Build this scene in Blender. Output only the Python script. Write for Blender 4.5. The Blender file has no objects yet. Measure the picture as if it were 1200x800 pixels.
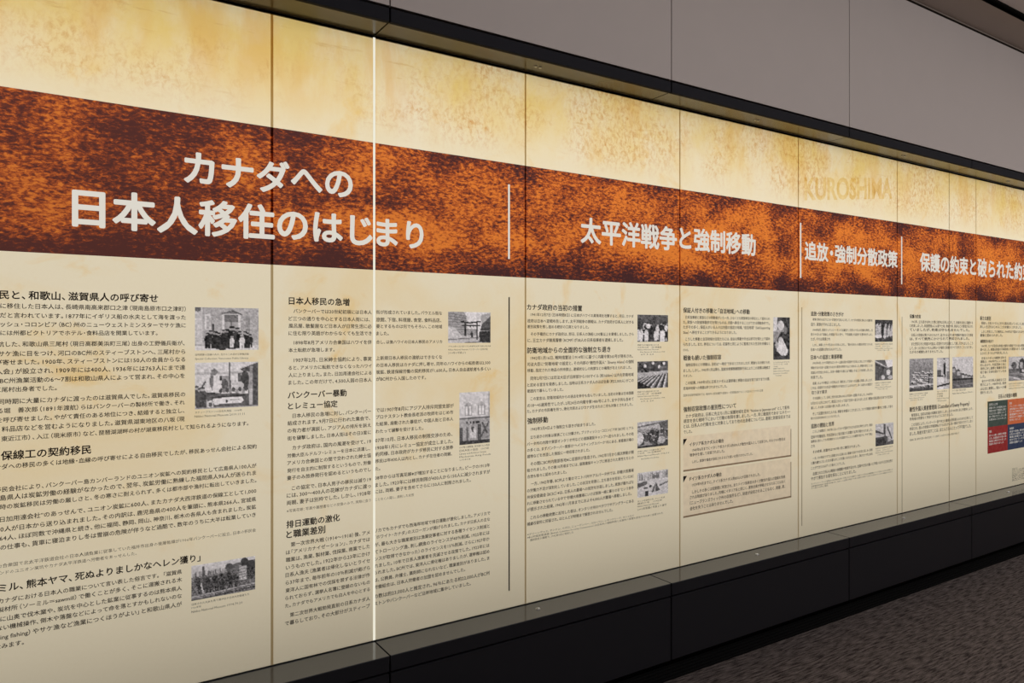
import bpy, bmesh, math, random
import numpy as np

SC = bpy.context.scene
COL = SC.collection
rnd = random.Random(7)

# ------------------------------------------------------------------ camera
# the wall runs along +X, its printed front is the plane y = D, the viewer stands at the origin
D = 2.5            # metres from the viewer to the printed panels
EYE = 1.59         # eye height
F = 850.0          # focal length in pixels of a 1200 px wide frame
WZ, WX = 0.5414, 0.8407        # heading of the camera relative to the wall
HOR = 392.0        # horizon row
cam_d = bpy.data.cameras.new('camera')
cam_d.sensor_width = 36.0
cam_d.lens = F / 1200 * 36.0
cam_d.shift_y = -(400 - HOR) / 1200.0
cam_d.clip_start = 0.05
cam = bpy.data.objects.new('camera', cam_d)
cam.location = (0, 0, EYE)
cam.rotation_euler = (math.pi / 2, 0, -math.atan2(WZ, WX))
COL.objects.link(cam)
SC.camera = cam

# ------------------------------------------------------------------ view + world + lamps
SC.view_settings.view_transform = 'Standard'
SC.view_settings.look = 'None'
SC.view_settings.exposure = 0.0
SC.view_settings.gamma = 1.0
SC.view_settings.use_curve_mapping = False
SC.cycles.use_denoising = True
w = bpy.data.worlds.new('world')
SC.world = w
w.use_nodes = True
w.node_tree.nodes['Background'].inputs[0].default_value = (0.5, 0.48, 0.45, 1)
w.node_tree.nodes['Background'].inputs[1].default_value = 0.05


def area(name, loc, rot, sx, sy, power, col):
    l = bpy.data.lights.new(name, 'AREA')
    l.shape = 'RECTANGLE'
    l.size = sx
    l.size_y = sy
    l.energy = power
    l.color = col
    o = bpy.data.objects.new(name, l)
    o.location = loc
    o.rotation_euler = rot
    COL.objects.link(o)
    return o


WARM = (1.0, 0.99, 0.96)
# lamps inside the showcase, behind the printed sheets (they face the viewer, -Y)
area('case_backlight', (3.0, 2.96, 1.57), (-math.pi / 2, 0, 0), 12.4, 2.1, 83.5, WARM)
area('case_backlight_upper', (3.0, 2.90, 2.50), (-math.pi / 2, 0, 0), 12.4, 0.3, 16.0, WARM)
# unseen area lamps, added to brighten the upper wall and the room
area('wall_fill_lamp', (4.4, -0.9, 3.5), (math.radians(40), 0, 0), 9.0, 0.3, 120.0, (1.0, 0.95, 0.92))
area('room_fill_lamp', (7.8, 0.2, 3.57), (0, 0, 0), 1.6, 0.5, 24.0, (1.0, 0.95, 0.92))


# ------------------------------------------------------------------ helpers
def S(r, g, b):
    def f(c):
        c /= 255.0
        return c / 12.92 if c <= 0.04045 else ((c + 0.055) / 1.055) ** 2.4
    return (f(r), f(g), f(b), 1.0)


def new_mat(name):
    m = bpy.data.materials.new(name)
    m.use_nodes = True
    nt = m.node_tree
    for n in list(nt.nodes):
        nt.nodes.remove(n)
    out = nt.nodes.new('ShaderNodeOutputMaterial')
    return m, nt, out


def N(nt, t, **kw):
    n = nt.nodes.new(t)
    for k, v in kw.items():
        setattr(n, k, v)
    return n


def inp(nt, sock, v):
    if hasattr(v, 'is_linked'):
        nt.links.new(v, sock)
    else:
        sock.default_value = v


def math_n(nt, op, a, b=0.0, clamp=False):
    n = N(nt, 'ShaderNodeMath', operation=op)
    n.use_clamp = clamp
    inp(nt, n.inputs[0], a)
    inp(nt, n.inputs[1], b)
    return n.outputs[0]


def mix_col(nt, fac, a, b, mode='MIX'):
    n = N(nt, 'ShaderNodeMixRGB', blend_type=mode)
    inp(nt, n.inputs[0], fac)
    inp(nt, n.inputs[1], a)
    inp(nt, n.inputs[2], b)
    return n.outputs[0]


def ramp(nt, fac, lo, hi):
    n = N(nt, 'ShaderNodeMapRange')
    n.clamp = True
    inp(nt, n.inputs[0], fac)
    n.inputs[1].default_value = lo
    n.inputs[2].default_value = hi
    return n.outputs[0]


def noise(nt, vec, scale, detail=4.0, rough=0.55, dist=0.0):
    n = N(nt, 'ShaderNodeTexNoise')
    nt.links.new(vec, n.inputs['Vector'])
    n.inputs['Scale'].default_value = scale
    n.inputs['Detail'].default_value = detail
    n.inputs['Roughness'].default_value = rough
    n.inputs['Distortion'].default_value = dist
    return n.outputs[0]


def stretch(nt, vec, sc, off=(0, 0, 0)):
    n = N(nt, 'ShaderNodeMapping')
    nt.links.new(vec, n.inputs[0])
    n.inputs['Location'].default_value = off
    n.inputs['Scale'].default_value = sc
    return n.outputs[0]


def principled(name, col, rough=0.5, metal=0.0, spec=0.5, bump=None, var=0.0):
    m, nt, out = new_mat(name)
    p = N(nt, 'ShaderNodeBsdfPrincipled')
    p.inputs['Base Color'].default_value = col
    p.inputs['Roughness'].default_value = rough
    p.inputs['Metallic'].default_value = metal
    p.inputs['Specular IOR Level'].default_value = spec
    geo = N(nt, 'ShaderNodeNewGeometry')
    if var:
        v = noise(nt, geo.outputs['Position'], 7.0, 5.0)
        dark = tuple(c * (1 - var) for c in col[:3]) + (1,)
        nt.links.new(mix_col(nt, v, col, dark), p.inputs['Base Color'])
    if bump:
        sc, st = bump
        b = N(nt, 'ShaderNodeBump')
        b.inputs['Strength'].default_value = st
        b.inputs['Distance'].default_value = 0.002
        nt.links.new(noise(nt, geo.outputs['Position'], sc, 3.0), b.inputs['Height'])
        nt.links.new(b.outputs[0], p.inputs['Normal'])
    nt.links.new(p.outputs[0], out.inputs[0])
    return m


# heights on the wall
Z_FT, Z_FB = 2.675, 0.469            # printed sheets, top and bottom
Z_BT, Z_BB = 2.2905, 1.8264          # rust-coloured band
Y_FRONT = 0.943 * D                  # front plane of hood, base and upper wall


def film_material(name, overlap=1.0):
    m, nt, out = new_mat(name)
    geo = N(nt, 'ShaderNodeNewGeometry')
    P = geo.outputs['Position']
    sep = N(nt, 'ShaderNodeSeparateXYZ')
    nt.links.new(P, sep.inputs[0])
    x, z = sep.outputs[0], sep.outputs[2]
    cream = S(234, 222, 196)
    # broad ochre foxing, mostly in the upper two thirds of the paper
    low = ramp(nt, z, 0.75, 1.35)
    n1 = noise(nt, P, 1.25, 7.0, 0.62, 0.6)
    c = mix_col(nt, math_n(nt, 'MULTIPLY', math_n(nt, 'MULTIPLY', ramp(nt, n1, 0.50, 0.74), 0.55), low), cream, S(230, 196, 128))
    n2 = noise(nt, stretch(nt, P, (1, 1, 1), (4.1, 0, 2.7)), 4.5, 6.0, 0.6, 0.8)
    c = mix_col(nt, math_n(nt, 'MULTIPLY', math_n(nt, 'MULTIPLY', ramp(nt, n2, 0.57, 0.74), 0.60), low), c, S(230, 184, 92))
    # the head of the sheet is stained, run down, scratched and speckled
    top = ramp(nt, z, 2.24, 2.55)
    n3 = noise(nt, stretch(nt, P, (1, 1, 0.7), (1.7, 0, 9.0)), 2.4, 7.0, 0.65, 0.2)
    f3 = math_n(nt, 'MULTIPLY', math_n(nt, 'MULTIPLY', top, ramp(nt, n3, 0.30, 0.60)), 0.95)
    c = mix_col(nt, f3, c, S(229, 199, 120))
    n7 = noise(nt, stretch(nt, P, (2.2, 1, 0.6), (6.0, 0, 2.0)), 3.0, 5.0, 0.6, 0.2)
    f7 = math_n(nt, 'MULTIPLY', math_n(nt, 'MULTIPLY', ramp(nt, n7, 0.50, 0.66), ramp(nt, z, 2.30, 2.5)), 0.42)
    c = mix_col(nt, f7, c, S(222, 170, 88))
    n4 = noise(nt, stretch(nt, P, (1, 1, 0.7), (2.0, 0, 5.0)), 52.0, 6.0, 0.75, 0.5)
    n5 = noise(nt, stretch(nt, P, (1, 1, 1), (8.0, 0, 1.0)), 2.6, 4.0, 0.6)
    f4 = math_n(nt, 'MULTIPLY', math_n(nt, 'MULTIPLY', ramp(nt, n4, 0.46, 0.66), ramp(nt, n5, 0.40, 0.60)), ramp(nt, z, 2.30, 2.42))
    c = mix_col(nt, math_n(nt, 'MULTIPLY', f4, 0.85), c, S(204, 142, 66))
    n8 = noise(nt, stretch(nt, P, (0.25, 1, 1.6), (5.0, 0, 3.0)), 16.0, 5.0, 0.7, 0.6)
    f8 = math_n(nt, 'MULTIPLY', math_n(nt, 'MULTIPLY', ramp(nt, n8, 0.60, 0.70), top), 0.4)
    c = mix_col(nt, f8, c, S(196, 140, 60))
    # fine fibre mottling
    n6 = noise(nt, P, 90.0, 2.0)
    c = mix_col(nt, math_n(nt, 'MULTIPLY', n6, 0.10), c, S(205, 178, 125))
    # rust-coloured band
    b1 = noise(nt, stretch(nt, P, (1, 1, 1.7), (3.3, 0, 0.6)), 3.2, 5.0, 0.6, 0.3)
    b2 = noise(nt, stretch(nt, P, (0.55, 1, 1.2)), 84.0, 6.0, 0.72, 0.3)
    mid = math_n(nt, 'ABSOLUTE', math_n(nt, 'SUBTRACT', z, 2.085))
    edge = ramp(nt, mid, 0.10, 0.235)
    k = math_n(nt, 'ADD', math_n(nt, 'MULTIPLY', b1, 0.95), math_n(nt, 'MULTIPLY', b2, 1.5))
    k = math_n(nt, 'SUBTRACT', k, math_n(nt, 'MULTIPLY', edge, 0.20))
    b3 = noise(nt, stretch(nt, P, (1, 1, 1.3), (9.0, 0, 4.0)), 7.0, 4.0, 0.6)
    k = math_n(nt, 'SUBTRACT', k, math_n(nt, 'MULTIPLY', ramp(nt, b3, 0.46, 0.72), 0.13))
    k = math_n(nt, 'SUBTRACT', k, math_n(nt, 'MULTIPLY', math_n(nt, 'SUBTRACT', 1.0, ramp(nt, x, 0.1, 1.1)), 0.10))
    k = math_n(nt, 'SUBTRACT', k, 0.30)
    cr = N(nt, 'ShaderNodeValToRGB')
    e = cr.color_ramp.elements
    e[0].position, e[0].color = 0.62, S(72, 44, 44)
    e[1].position, e[1].color = 1.0, S(224, 128, 54)
    for pos, col in ((0.71, S(98, 52, 43)), (0.81, S(146, 70, 42)), (0.91, S(198, 102, 48))):
        q = e.new(pos)
        q.color = col
    nt.links.new(k, cr.inputs[0])
    band = cr.outputs[0]
    red = math_n(nt, 'MULTIPLY', math_n(nt, 'SUBTRACT', 1.0, ramp(nt, x, 0.2, 1.6)), 0.2)
    band = mix_col(nt, red, band, S(120, 62, 44))
    inb = math_n(nt, 'MULTIPLY', math_n(nt, 'GREATER_THAN', z, Z_BB), math_n(nt, 'LESS_THAN', z, Z_BT))
    c = mix_col(nt, inb, c, band)
    if overlap != 1.0:
        c = mix_col(nt, 1.0, c, (overlap, overlap * 0.93, overlap * 0.82, 1), 'MULTIPLY')
    t = N(nt, 'ShaderNodeBsdfTranslucent')
    nt.links.new(c, t.inputs[0])
    d = N(nt, 'ShaderNodeBsdfDiffuse')
    nt.links.new(c, d.inputs[0])
    mx = N(nt, 'ShaderNodeMixShader')
    mx.inputs[0].default_value = 0.2
    nt.links.new(t.outputs[0], mx.inputs[1])
    nt.links.new(d.outputs[0], mx.inputs[2])
    nt.links.new(mx.outputs[0], out.inputs[0])
    return m


def tint_material(name, col, speckle=None):
    """transparent ink printed over the sheet"""
    m, nt, out = new_mat(name)
    t = N(nt, 'ShaderNodeBsdfTransparent')
    geo = N(nt, 'ShaderNodeNewGeometry')
    n = noise(nt, geo.outputs['Position'], speckle or 30.0, 4.0)
    c2 = tuple(min(1.0, v * 1.08 + 0.02) for v in col[:3]) + (1,)
    if speckle:
        c2 = (0.98, 0.92, 0.74, 1)
    nt.links.new(mix_col(nt, ramp(nt, n, 0.35, 0.65), col, c2), t.inputs[0])
    nt.links.new(t.outputs[0], out.inputs[0])
    return m


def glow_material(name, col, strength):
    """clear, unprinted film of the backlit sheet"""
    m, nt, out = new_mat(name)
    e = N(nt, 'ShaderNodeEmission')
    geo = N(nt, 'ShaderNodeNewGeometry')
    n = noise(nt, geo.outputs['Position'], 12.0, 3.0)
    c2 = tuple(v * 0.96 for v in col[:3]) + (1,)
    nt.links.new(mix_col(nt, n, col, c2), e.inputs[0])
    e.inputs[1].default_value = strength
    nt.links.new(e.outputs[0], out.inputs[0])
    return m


def photo_material():
    m, nt, out = new_mat('photo_print')
    a = N(nt, 'ShaderNodeAttribute', attribute_name='tone')
    t = N(nt, 'ShaderNodeBsdfTranslucent')
    nt.links.new(a.outputs['Color'], t.inputs[0])
    d = N(nt, 'ShaderNodeBsdfDiffuse')
    nt.links.new(a.outputs['Color'], d.inputs[0])
    mx = N(nt, 'ShaderNodeMixShader')
    mx.inputs[0].default_value = 0.2
    nt.links.new(t.outputs[0], mx.inputs[1])
    nt.links.new(d.outputs[0], mx.inputs[2])
    nt.links.new(mx.outputs[0], out.inputs[0])
    return m


def carpet_material():
    m, nt, out = new_mat('carpet')
    p = N(nt, 'ShaderNodeBsdfPrincipled')
    p.inputs['Roughness'].default_value = 0.95
    p.inputs['Specular IOR Level'].default_value = 0.1
    geo = N(nt, 'ShaderNodeNewGeometry')
    P = geo.outputs['Position']
    n1 = noise(nt, stretch(nt, P, (0.12, 1, 1)), 105.0, 3.0, 0.6)
    n2 = noise(nt, P, 260.0, 2.0)
    k = math_n(nt, 'ADD', math_n(nt, 'MULTIPLY', n1, 0.72), math_n(nt, 'MULTIPLY', n2, 0.28))
    c = mix_col(nt, ramp(nt, k, 0.38, 0.62), S(30, 26, 26), S(108, 99, 97))
    nt.links.new(c, p.inputs['Base Color'])
    b = N(nt, 'ShaderNodeBump')
    b.inputs['Strength'].default_value = 0.7
    b.inputs['Distance'].default_value = 0.004
    nt.links.new(k, b.inputs['Height'])
    nt.links.new(b.outputs[0], p.inputs['Normal'])
    nt.links.new(p.outputs[0], out.inputs[0])
    return m


M = dict(
    film=film_material('printed_sheet'),
    lap=film_material('sheet_overlap', 0.66),
    ink=principled('black_ink', S(40, 30, 26), 0.7, spec=0.2),
    rule=principled('rule_ink', S(58, 46, 40), 0.7, spec=0.2),
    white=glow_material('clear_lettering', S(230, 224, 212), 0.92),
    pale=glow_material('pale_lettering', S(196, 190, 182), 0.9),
    gap=glow_material('lit_joint', S(250, 246, 228), 0.92),
    ochre=tint_material('faded_ochre_ink', (0.88, 0.72, 0.42, 1), 16.0),
    box=tint_material('box_tint', (0.91, 0.86, 0.845, 1)),
    boxline=tint_material('box_line', (0.32, 0.25, 0.21, 1)),
    faint=tint_material('faint_joint', (0.72, 0.68, 0.62, 1)),
    softrule=tint_material('soft_rule', (0.42, 0.38, 0.34, 1)),
    green=tint_material('green_ink', (0.075, 0.11, 0.125, 1)),
    orange=tint_material('orange_ink', (0.66, 0.20, 0.12, 1)),
    crimson=tint_material('crimson_ink', (0.36, 0.045, 0.06, 1)),
    navy=tint_material('navy_ink', (0.05, 0.075, 0.19, 1)),
    photo=photo_material(),
    wall=principled('grey_wall_board', S(178, 170, 168), 0.8, spec=0.2, bump=(160, 0.05), var=0.05),
    black=principled('black_satin_metal', S(31, 31, 36), 0.42, spec=0.3, bump=(300, 0.03)),
    ledge=principled('black_lacquer', S(68, 70, 74), 0.12, spec=1.0, var=0.08),
    soffit=principled('lacquer_soffit_glow', S(88, 80, 62), 0.2, spec=0.5, var=0.08),  # dark lacquer with the sheets' yellow light mixed into its base colour
    fascia=principled('black_matt_metal', S(30, 30, 36), 0.75, spec=0.12, bump=(300, 0.03)),
    dark=principled('black_matt', S(14, 14, 15), 0.8, spec=0.1, var=0.1),
    steel=principled('brushed_steel', S(190, 190, 190), 0.3, 1.0, var=0.1),
    ceil=principled('ceiling_plaster', S(200, 187, 178), 0.9, spec=0.1, bump=(120, 0.05), var=0.04),
    ceil2=principled('ceiling_board', S(232, 226, 226), 0.9, spec=0.1, bump=(120, 0.05), var=0.04),
    room=principled('room_wall', S(150, 144, 138), 0.9, spec=0.1, var=0.05),
    cornice=principled('cornice_paint', S(120, 110, 104), 0.9, spec=0.1, var=0.05),
    carpet=carpet_material(),
)


def link(name, me, mat, parent=None):
    o = bpy.data.objects.new(name, me)
    if mat is not None:
        me.materials.append(mat)
    COL.objects.link(o)
    if parent is not None:
        o.parent = parent
        o.matrix_parent_inverse = parent.matrix_world.inverted() if False else o.matrix_parent_inverse
        pl = parent.location
        me.transform(__import__('mathutils').Matrix.Translation((-pl[0], -pl[1], -pl[2])))
    return o


def box_bm(bm, x0, x1, y0, y1, z0, z1, bevel=0.0):
    vs = [bm.verts.new((x, y, z)) for x in (x0, x1) for y in (y0, y1) for z in (z0, z1)]
    q = [(0, 1, 3, 2), (4, 6, 7, 5), (0, 4, 5, 1), (2, 3, 7, 6), (0, 2, 6, 4), (1, 5, 7, 3)]
    fs = [bm.faces.new([vs[i] for i in f]) for f in q]
    if bevel:
        es = list({e for f in fs for e in f.edges})
        bmesh.ops.bevel(bm, geom=es, offset=bevel, segments=2, affect='EDGES')


def bm_obj(name, bm, mat, parent=None, smooth=False):
    me = bpy.data.meshes.new(name)
    bmesh.ops.recalc_face_normals(bm, faces=bm.faces)
    bm.to_mesh(me)
    bm.free()
    if smooth:
        for p in me.polygons:
            p.use_smooth = True
    return link(name, me, mat, parent)


def boxes(name, lst, mat, parent=None, bevel=0.0):
    bm = bmesh.new()
    for b in lst:
        box_bm(bm, *b, bevel=bevel)
    return bm_obj(name, bm, mat, parent)


def cyl_bm(bm, cx, cy, z0, z1, r0, r1, n=20):
    a = [bm.verts.new((cx + r0 * math.cos(2 * math.pi * i / n), cy + r0 * math.sin(2 * math.pi * i / n), z0)) for i in range(n)]
    b = [bm.verts.new((cx + r1 * math.cos(2 * math.pi * i / n), cy + r1 * math.sin(2 * math.pi * i / n), z1)) for i in range(n)]
    for i in range(n):
        bm.faces.new((a[i], a[(i + 1) % n], b[(i + 1) % n], b[i]))
    bm.faces.new(a[::-1])
    bm.faces.new(b)


def structure(o):
    o['kind'] = 'structure'
    return o


def thing(name, label, cat, loc, group=None):
    o = bpy.data.objects.new(name, None)
    o.empty_display_size = 0.1
    o.location = loc
    COL.objects.link(o)
    o['label'] = label
    o['category'] = cat
    if group:
        o['group'] = group
    return o


# photograph column / row -> metres along and up the printed wall
def sx(px, dist=D):
    a = (px - 600.0) / F
    return dist * (a * WX + WZ) / (WX - a * WZ)


def sz(px, py, dist=D):
    return EYE + (HOR - py) / (1920.0 - px) / WZ * dist


# ------------------------------------------------------------------ the room
XL, XR, YB = -3.2, 9.2, -3.6
CZ = 3.6
structure(boxes('floor', [(XL - .1, XR + .1, YB - .1, 3.2, -0.1, 0.0)], M['carpet']))
YT0, YT1 = 0.8535 * D, 0.8335 * D        # black slot in the ceiling
structure(boxes('ceiling', [(XL - .1, XR + .1, YT0, 3.2, CZ, CZ + 0.1)], M['ceil']))
structure(boxes('trim_1', [(XL, XR, YT1, YT0, CZ + 0.012, CZ + 0.1), (XL, XR, YT1, YT1 + .004, CZ - .004, CZ + 0.03), (XL, XR, YT0 - .004, YT0, CZ - .004, CZ + 0.03)], M['dark']))
structure(boxes('ceiling_panel', [(XL - .1, XR + .1, YB - .1, YT1, CZ, CZ + 0.1)], M['ceil2']))
structure(boxes('wall_left', [(XL - .1, XL, YB, 3.2, 0, CZ)], M['room']))
structure(boxes('wall_right', [(XR, XR + .1, YB, 3.2, 0, CZ)], M['room']))
structure(boxes('wall_front', [(XL, XR, YB - .1, YB, 0, CZ)], M['room']))
structure(boxes('wall_rear', [(XL, XR, 3.08, 3.2, 0, 2.74)], M['dark']))

MOD0, PITCH = 1.0125, 1.36
joints = [MOD0 + PITCH * k for k in range(-3, 7)]
# upper wall of large grey boards with fine open joints, flush with the hood below
bl = []
g = 0.0028
ed = [XL] + joints + [XR]
ed = sorted(e for e in set(ed) if XL <= e <= XR and (e < 3.9 or e == XR))
for a, b in zip(ed[:-1], ed[1:]):
    bl.append((a + g, b - g, Y_FRONT, Y_FRONT + 0.018, 2.737, CZ - 0.022))
structure(boxes('wall_back', bl, M['wall']))
structure(boxes('wall_back_frame', [(XL, XR, Y_FRONT + 0.018, 3.19, 2.742, CZ - 0.0005)], M['dark']))
structure(boxes('trim_2', [(XL, XR, Y_FRONT - 0.004, Y_FRONT + 0.017, CZ - 0.011, CZ - 0.001)], M['cornice']))

# ------------------------------------------------------------------ hood over the showcase
ord_h = ['at the far left end', 'left of the two-line title', 'above the two-line title', 'over the Pacific war title',
         'second bay right of the steel joint', 'third bay, above the faded capital letters', 'at the far right', 'beyond the coloured table', 'at the right end wall']
Z_SOF = 2.683
ledge_lab = {
    0: 'black showcase base unit at the left end wall, outside the text panels',
    1: 'black showcase base unit left of the panel with the horse logging photo',
    2: 'black showcase base unit below the two-line title, ending at the lit white joint',
    3: 'black showcase base unit starting at the lit white joint, below the torii photo column',
    4: 'black showcase base unit below the column with two framed text boxes',
    5: 'black showcase base unit below the deportation column with three stacked photos',
    6: 'black showcase base unit below the four-colour table, nearest the right edge',
    7: 'black showcase base unit just beyond the right edge, past the four-colour table',
    8: 'black showcase base unit at the right end wall',
}
hood_lab = {k: v.replace('base unit', 'hood').replace('below the', 'above the') for k, v in ledge_lab.items()}
cells = [(a, b) for a, b in zip(joints[:-1], joints[1:]) if a >= XL - .01 and b <= XR + .02]
for i, (a, b) in enumerate(cells):
    g = 0.003
    c = (a + b) / 2
    t = thing('showcase_hood', hood_lab[i], 'hood', (c, Y_FRONT, Z_SOF), 'showcase hoods')
    boxes('fascia', [(a + g, b - g, Y_FRONT, Y_FRONT + 0.018, Z_SOF - 0.002, 2.728)], M['fascia'], t, 0.0012)
    boxes('soffit', [(a + g, b - g, Y_FRONT + 0.018, 2.515, Z_SOF, Z_SOF + 0.03)], M['soffit'], t)
    bm = bmesh.new()
    for dx in (-0.011, 0.011):
        cyl_bm(bm, c + dx, Y_FRONT + 0.075, Z_SOF - 0.003, Z_SOF, 0.006, 0.007, 14)
    lk = bm_obj('lock', bm, M['steel'], t)
    lk['label'] = 'pair of small steel lock buttons'
    t = thing('showcase_cabinet', ledge_lab[i], 'cabinet', (c, Y_FRONT, 0), 'showcase base units')
    boxes('ledge_top', [(a + g, b - g, Y_FRONT + 0.001, 2.53, 0.441, 0.4705)], M['ledge'], t)
    boxes('ledge_lip', [(a + g, b - g, Y_FRONT, Y_FRONT + 0.02, 0.4145, 0.4690)], M['black'], t, 0.0012)
    boxes('front_panel', [(a + g, b - g, Y_FRONT + 0.001, Y_FRONT + 0.021, 0.124, 0.4065)], M['black'], t, 0.0015)
    boxes('carcass', [(a + g, b - g, Y_FRONT + 0.024, 3.0, 0.118, 0.436)], M['dark'], t)
    pl = [(a, b, 0.965 * D, 0.965 * D + 0.02, 0.0, 0.117)]
    for k in range(7):
        pl.append((a, b, 0.965 * D - 0.006, 0.965 * D, 0.008 + k * 0.0155, 0.015 + k * 0.0155))
    boxes('plinth', pl, M['dark'], t)
    bm = bmesh.new()
    cyl_bm(bm, c, Y_FRONT + 0.075, 0.4705, 0.474, 0.011, 0.0095, 20)
    cyl_bm(bm, c, Y_FRONT + 0.075, 0.474, 0.4755, 0.005, 0.004, 14)
    lk = bm_obj('lock', bm, M['steel'], t)
    lk['label'] = 'small round steel lock'
structure(boxes('trim_3', [(XL, XR, 2.516, 3.07, Z_SOF + 0.002, Z_SOF + 0.03)], M['dark']))          # lid of the showcase
structure(boxes('trim_4', [(XL, XR, 2.5005, 2.512, Z_FT - 0.004, Z_SOF - 0.0005)], M['dark']))       # head rail
structure(boxes('trim_5', [(XL, XR, 2.4975, 2.5, Z_SOF - 0.0024, Z_SOF - 0.0006)], M['steel']))      # bright edge of the head rail
structure(boxes('trim_6', [(XL, XR, 2.5, 2.512, 0.471, 0.4745)], M['dark']))                          # sill rail
structure(boxes('trim_7', [(sx(437.2), sx(439.7), 2.4992, 2.504, 0.4748, Z_FT)], M['gap']))           # lit glazing joint
structure(boxes('trim_8', [(sx(1111.9), sx(1112.5), 2.4985, 2.5, 0.4748, Z_FT)], M['faint']))          # far glazing joint


# ------------------------------------------------------------------ old photographs, drawn in tones
class Pic:
    def __init__(self, w, h, base=0.8, seed=1):
        self.w, self.h = w, h
        self.g = np.full((h, w), float(base))
        self.Y, self.X = np.mgrid[0:h, 0:w]
        self.X = (self.X + 0.5) / w
        self.Y = (self.Y + 0.5) / h
        self.r = np.random.RandomState(seed)

    def put(self, mask, v, a=1.0):
        self.g = np.where(mask, self.g * (1 - a) + v * a, self.g)

    def rect(self, x0, y0, x1, y1, v, a=1.0):
        self.put((self.X >= x0) & (self.X <= x1) & (self.Y >= y0) & (self.Y <= y1), v, a)

    def ell(self, cx, cy, rx, ry, v, a=1.0):
        self.put(((self.X - cx) / rx) ** 2 + ((self.Y - cy) / ry) ** 2 <= 1, v, a)

    def poly(self, pts, v, a=1.0):
        m = np.zeros_like(self.g, bool)
        n = len(pts)
        for i in range(n):
            (x1, y1), (x2, y2) = pts[i], pts[(i + 1) % n]
            if y1 == y2:
                continue
            c = (self.Y > min(y1, y2)) & (self.Y <= max(y1, y2))
            xi = x1 + (self.Y - y1) * (x2 - x1) / (y2 - y1)
            m ^= c & (self.X < xi)
        self.put(m, v, a)

    def line(self, x0, y0, x1, y1, v, t=0.012, a=1.0):
        dx, dy = x1 - x0, y1 - y0
        L = dx * dx + dy * dy + 1e-9
        k = np.clip(((self.X - x0) * dx + (self.Y - y0) * dy) / L, 0, 1)
        d = np.hypot(self.X - x0 - k * dx, self.Y - y0 - k * dy)
        self.put(d <= t, v, a)

    def grain(self, amp, sc=1, y0=0, y1=1, x0=0, x1=1):
        hh, ww = self.h // sc + 2, self.w // sc + 2
        n = self.r.rand(hh, ww)
        n = np.repeat(np.repeat(n, sc, 0), sc, 1)[:self.h, :self.w]
        m = (self.Y >= y0) & (self.Y <= y1) & (self.X >= x0) & (self.X <= x1)
        self.g = np.where(m, self.g + (n - 0.5) * amp, self.g)

    def shade(self, y0, v0, y1, v1):
        k = (self.Y - y0) / (y1 - y0)
        self.put((self.Y >= y0) & (self.Y <= y1), 0)
        self.g = np.where((self.Y >= y0) & (self.Y <= y1), v0 + (v1 - v0) * k, self.g)

    def person(self, x, y, h, coat=0.15, head=0.6, wd=0.30):
        self.ell(x, y - h * 0.55, h * wd * 0.55, h * 0.32, coat)
        self.rect(x - h * wd * 0.42, y - h * 0.5, x - 0.004, y, coat)
        self.rect(x + 0.004, y - h * 0.5, x + h * wd * 0.42, y, coat)
        self.ell(x, y - h * 0.91, h * 0.085, h * 0.1, head)
        self.ell(x, y - h * 0.97, h * 0.085, h * 0.05, coat * 0.8)


def pic_group():
    p = Pic(84, 60, 0.70, 1)
    p.grain(.10, 2)
    for k in range(26):
        p.line(0, .05 + k * .03, 1, .03 + k * .03, .60, .004, .6)
    p.rect(0, .0, .12, .85, .80)
    p.ell(.045, .04, .05, .07, .40)
    p.rect(.15, .16, .24, .52, .84)
    p.rect(.18, .2, .23, .5, .7)
    p.rect(.26, .38, .30, .6, .3)
    p.rect(.42, .13, .70, .62, .86)
    p.poly([(.40, .15), (.58, .04), (.72, .15)], .52)
    p.line(.40, .16, .58, .08, .3, .012)
    p.line(.58, .08, .72, .16, .3, .012)
    p.rect(.45, .17, .67, .33, .42)
    p.rect(.45, .34, .67, .54, .66)
    p.line(.56, .18, .56, .54, .4, .01)
    p.rect(.78, .2, .86, .6, .6)
    p.rect(0, .88, 1, 1, .86)
    for k, x in enumerate(np.linspace(.20, .86, 17)):
        hh = .36 + .06 * math.sin(k * 2.3) + (.10 if .45 < x < .68 else 0)
        p.person(x, .95 + .01 * math.sin(k * 5), hh, .10 + .08 * ((k * 7) % 3) / 2, .62, .27)
    p.person(.57, .93, .26, .86, .6, .26)
    p.person(.73, .96, .32, .88, .55, .26)
    p.ell(.42, .95, .06, .05, .2)
    p.grain(.09)
    return p


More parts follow.
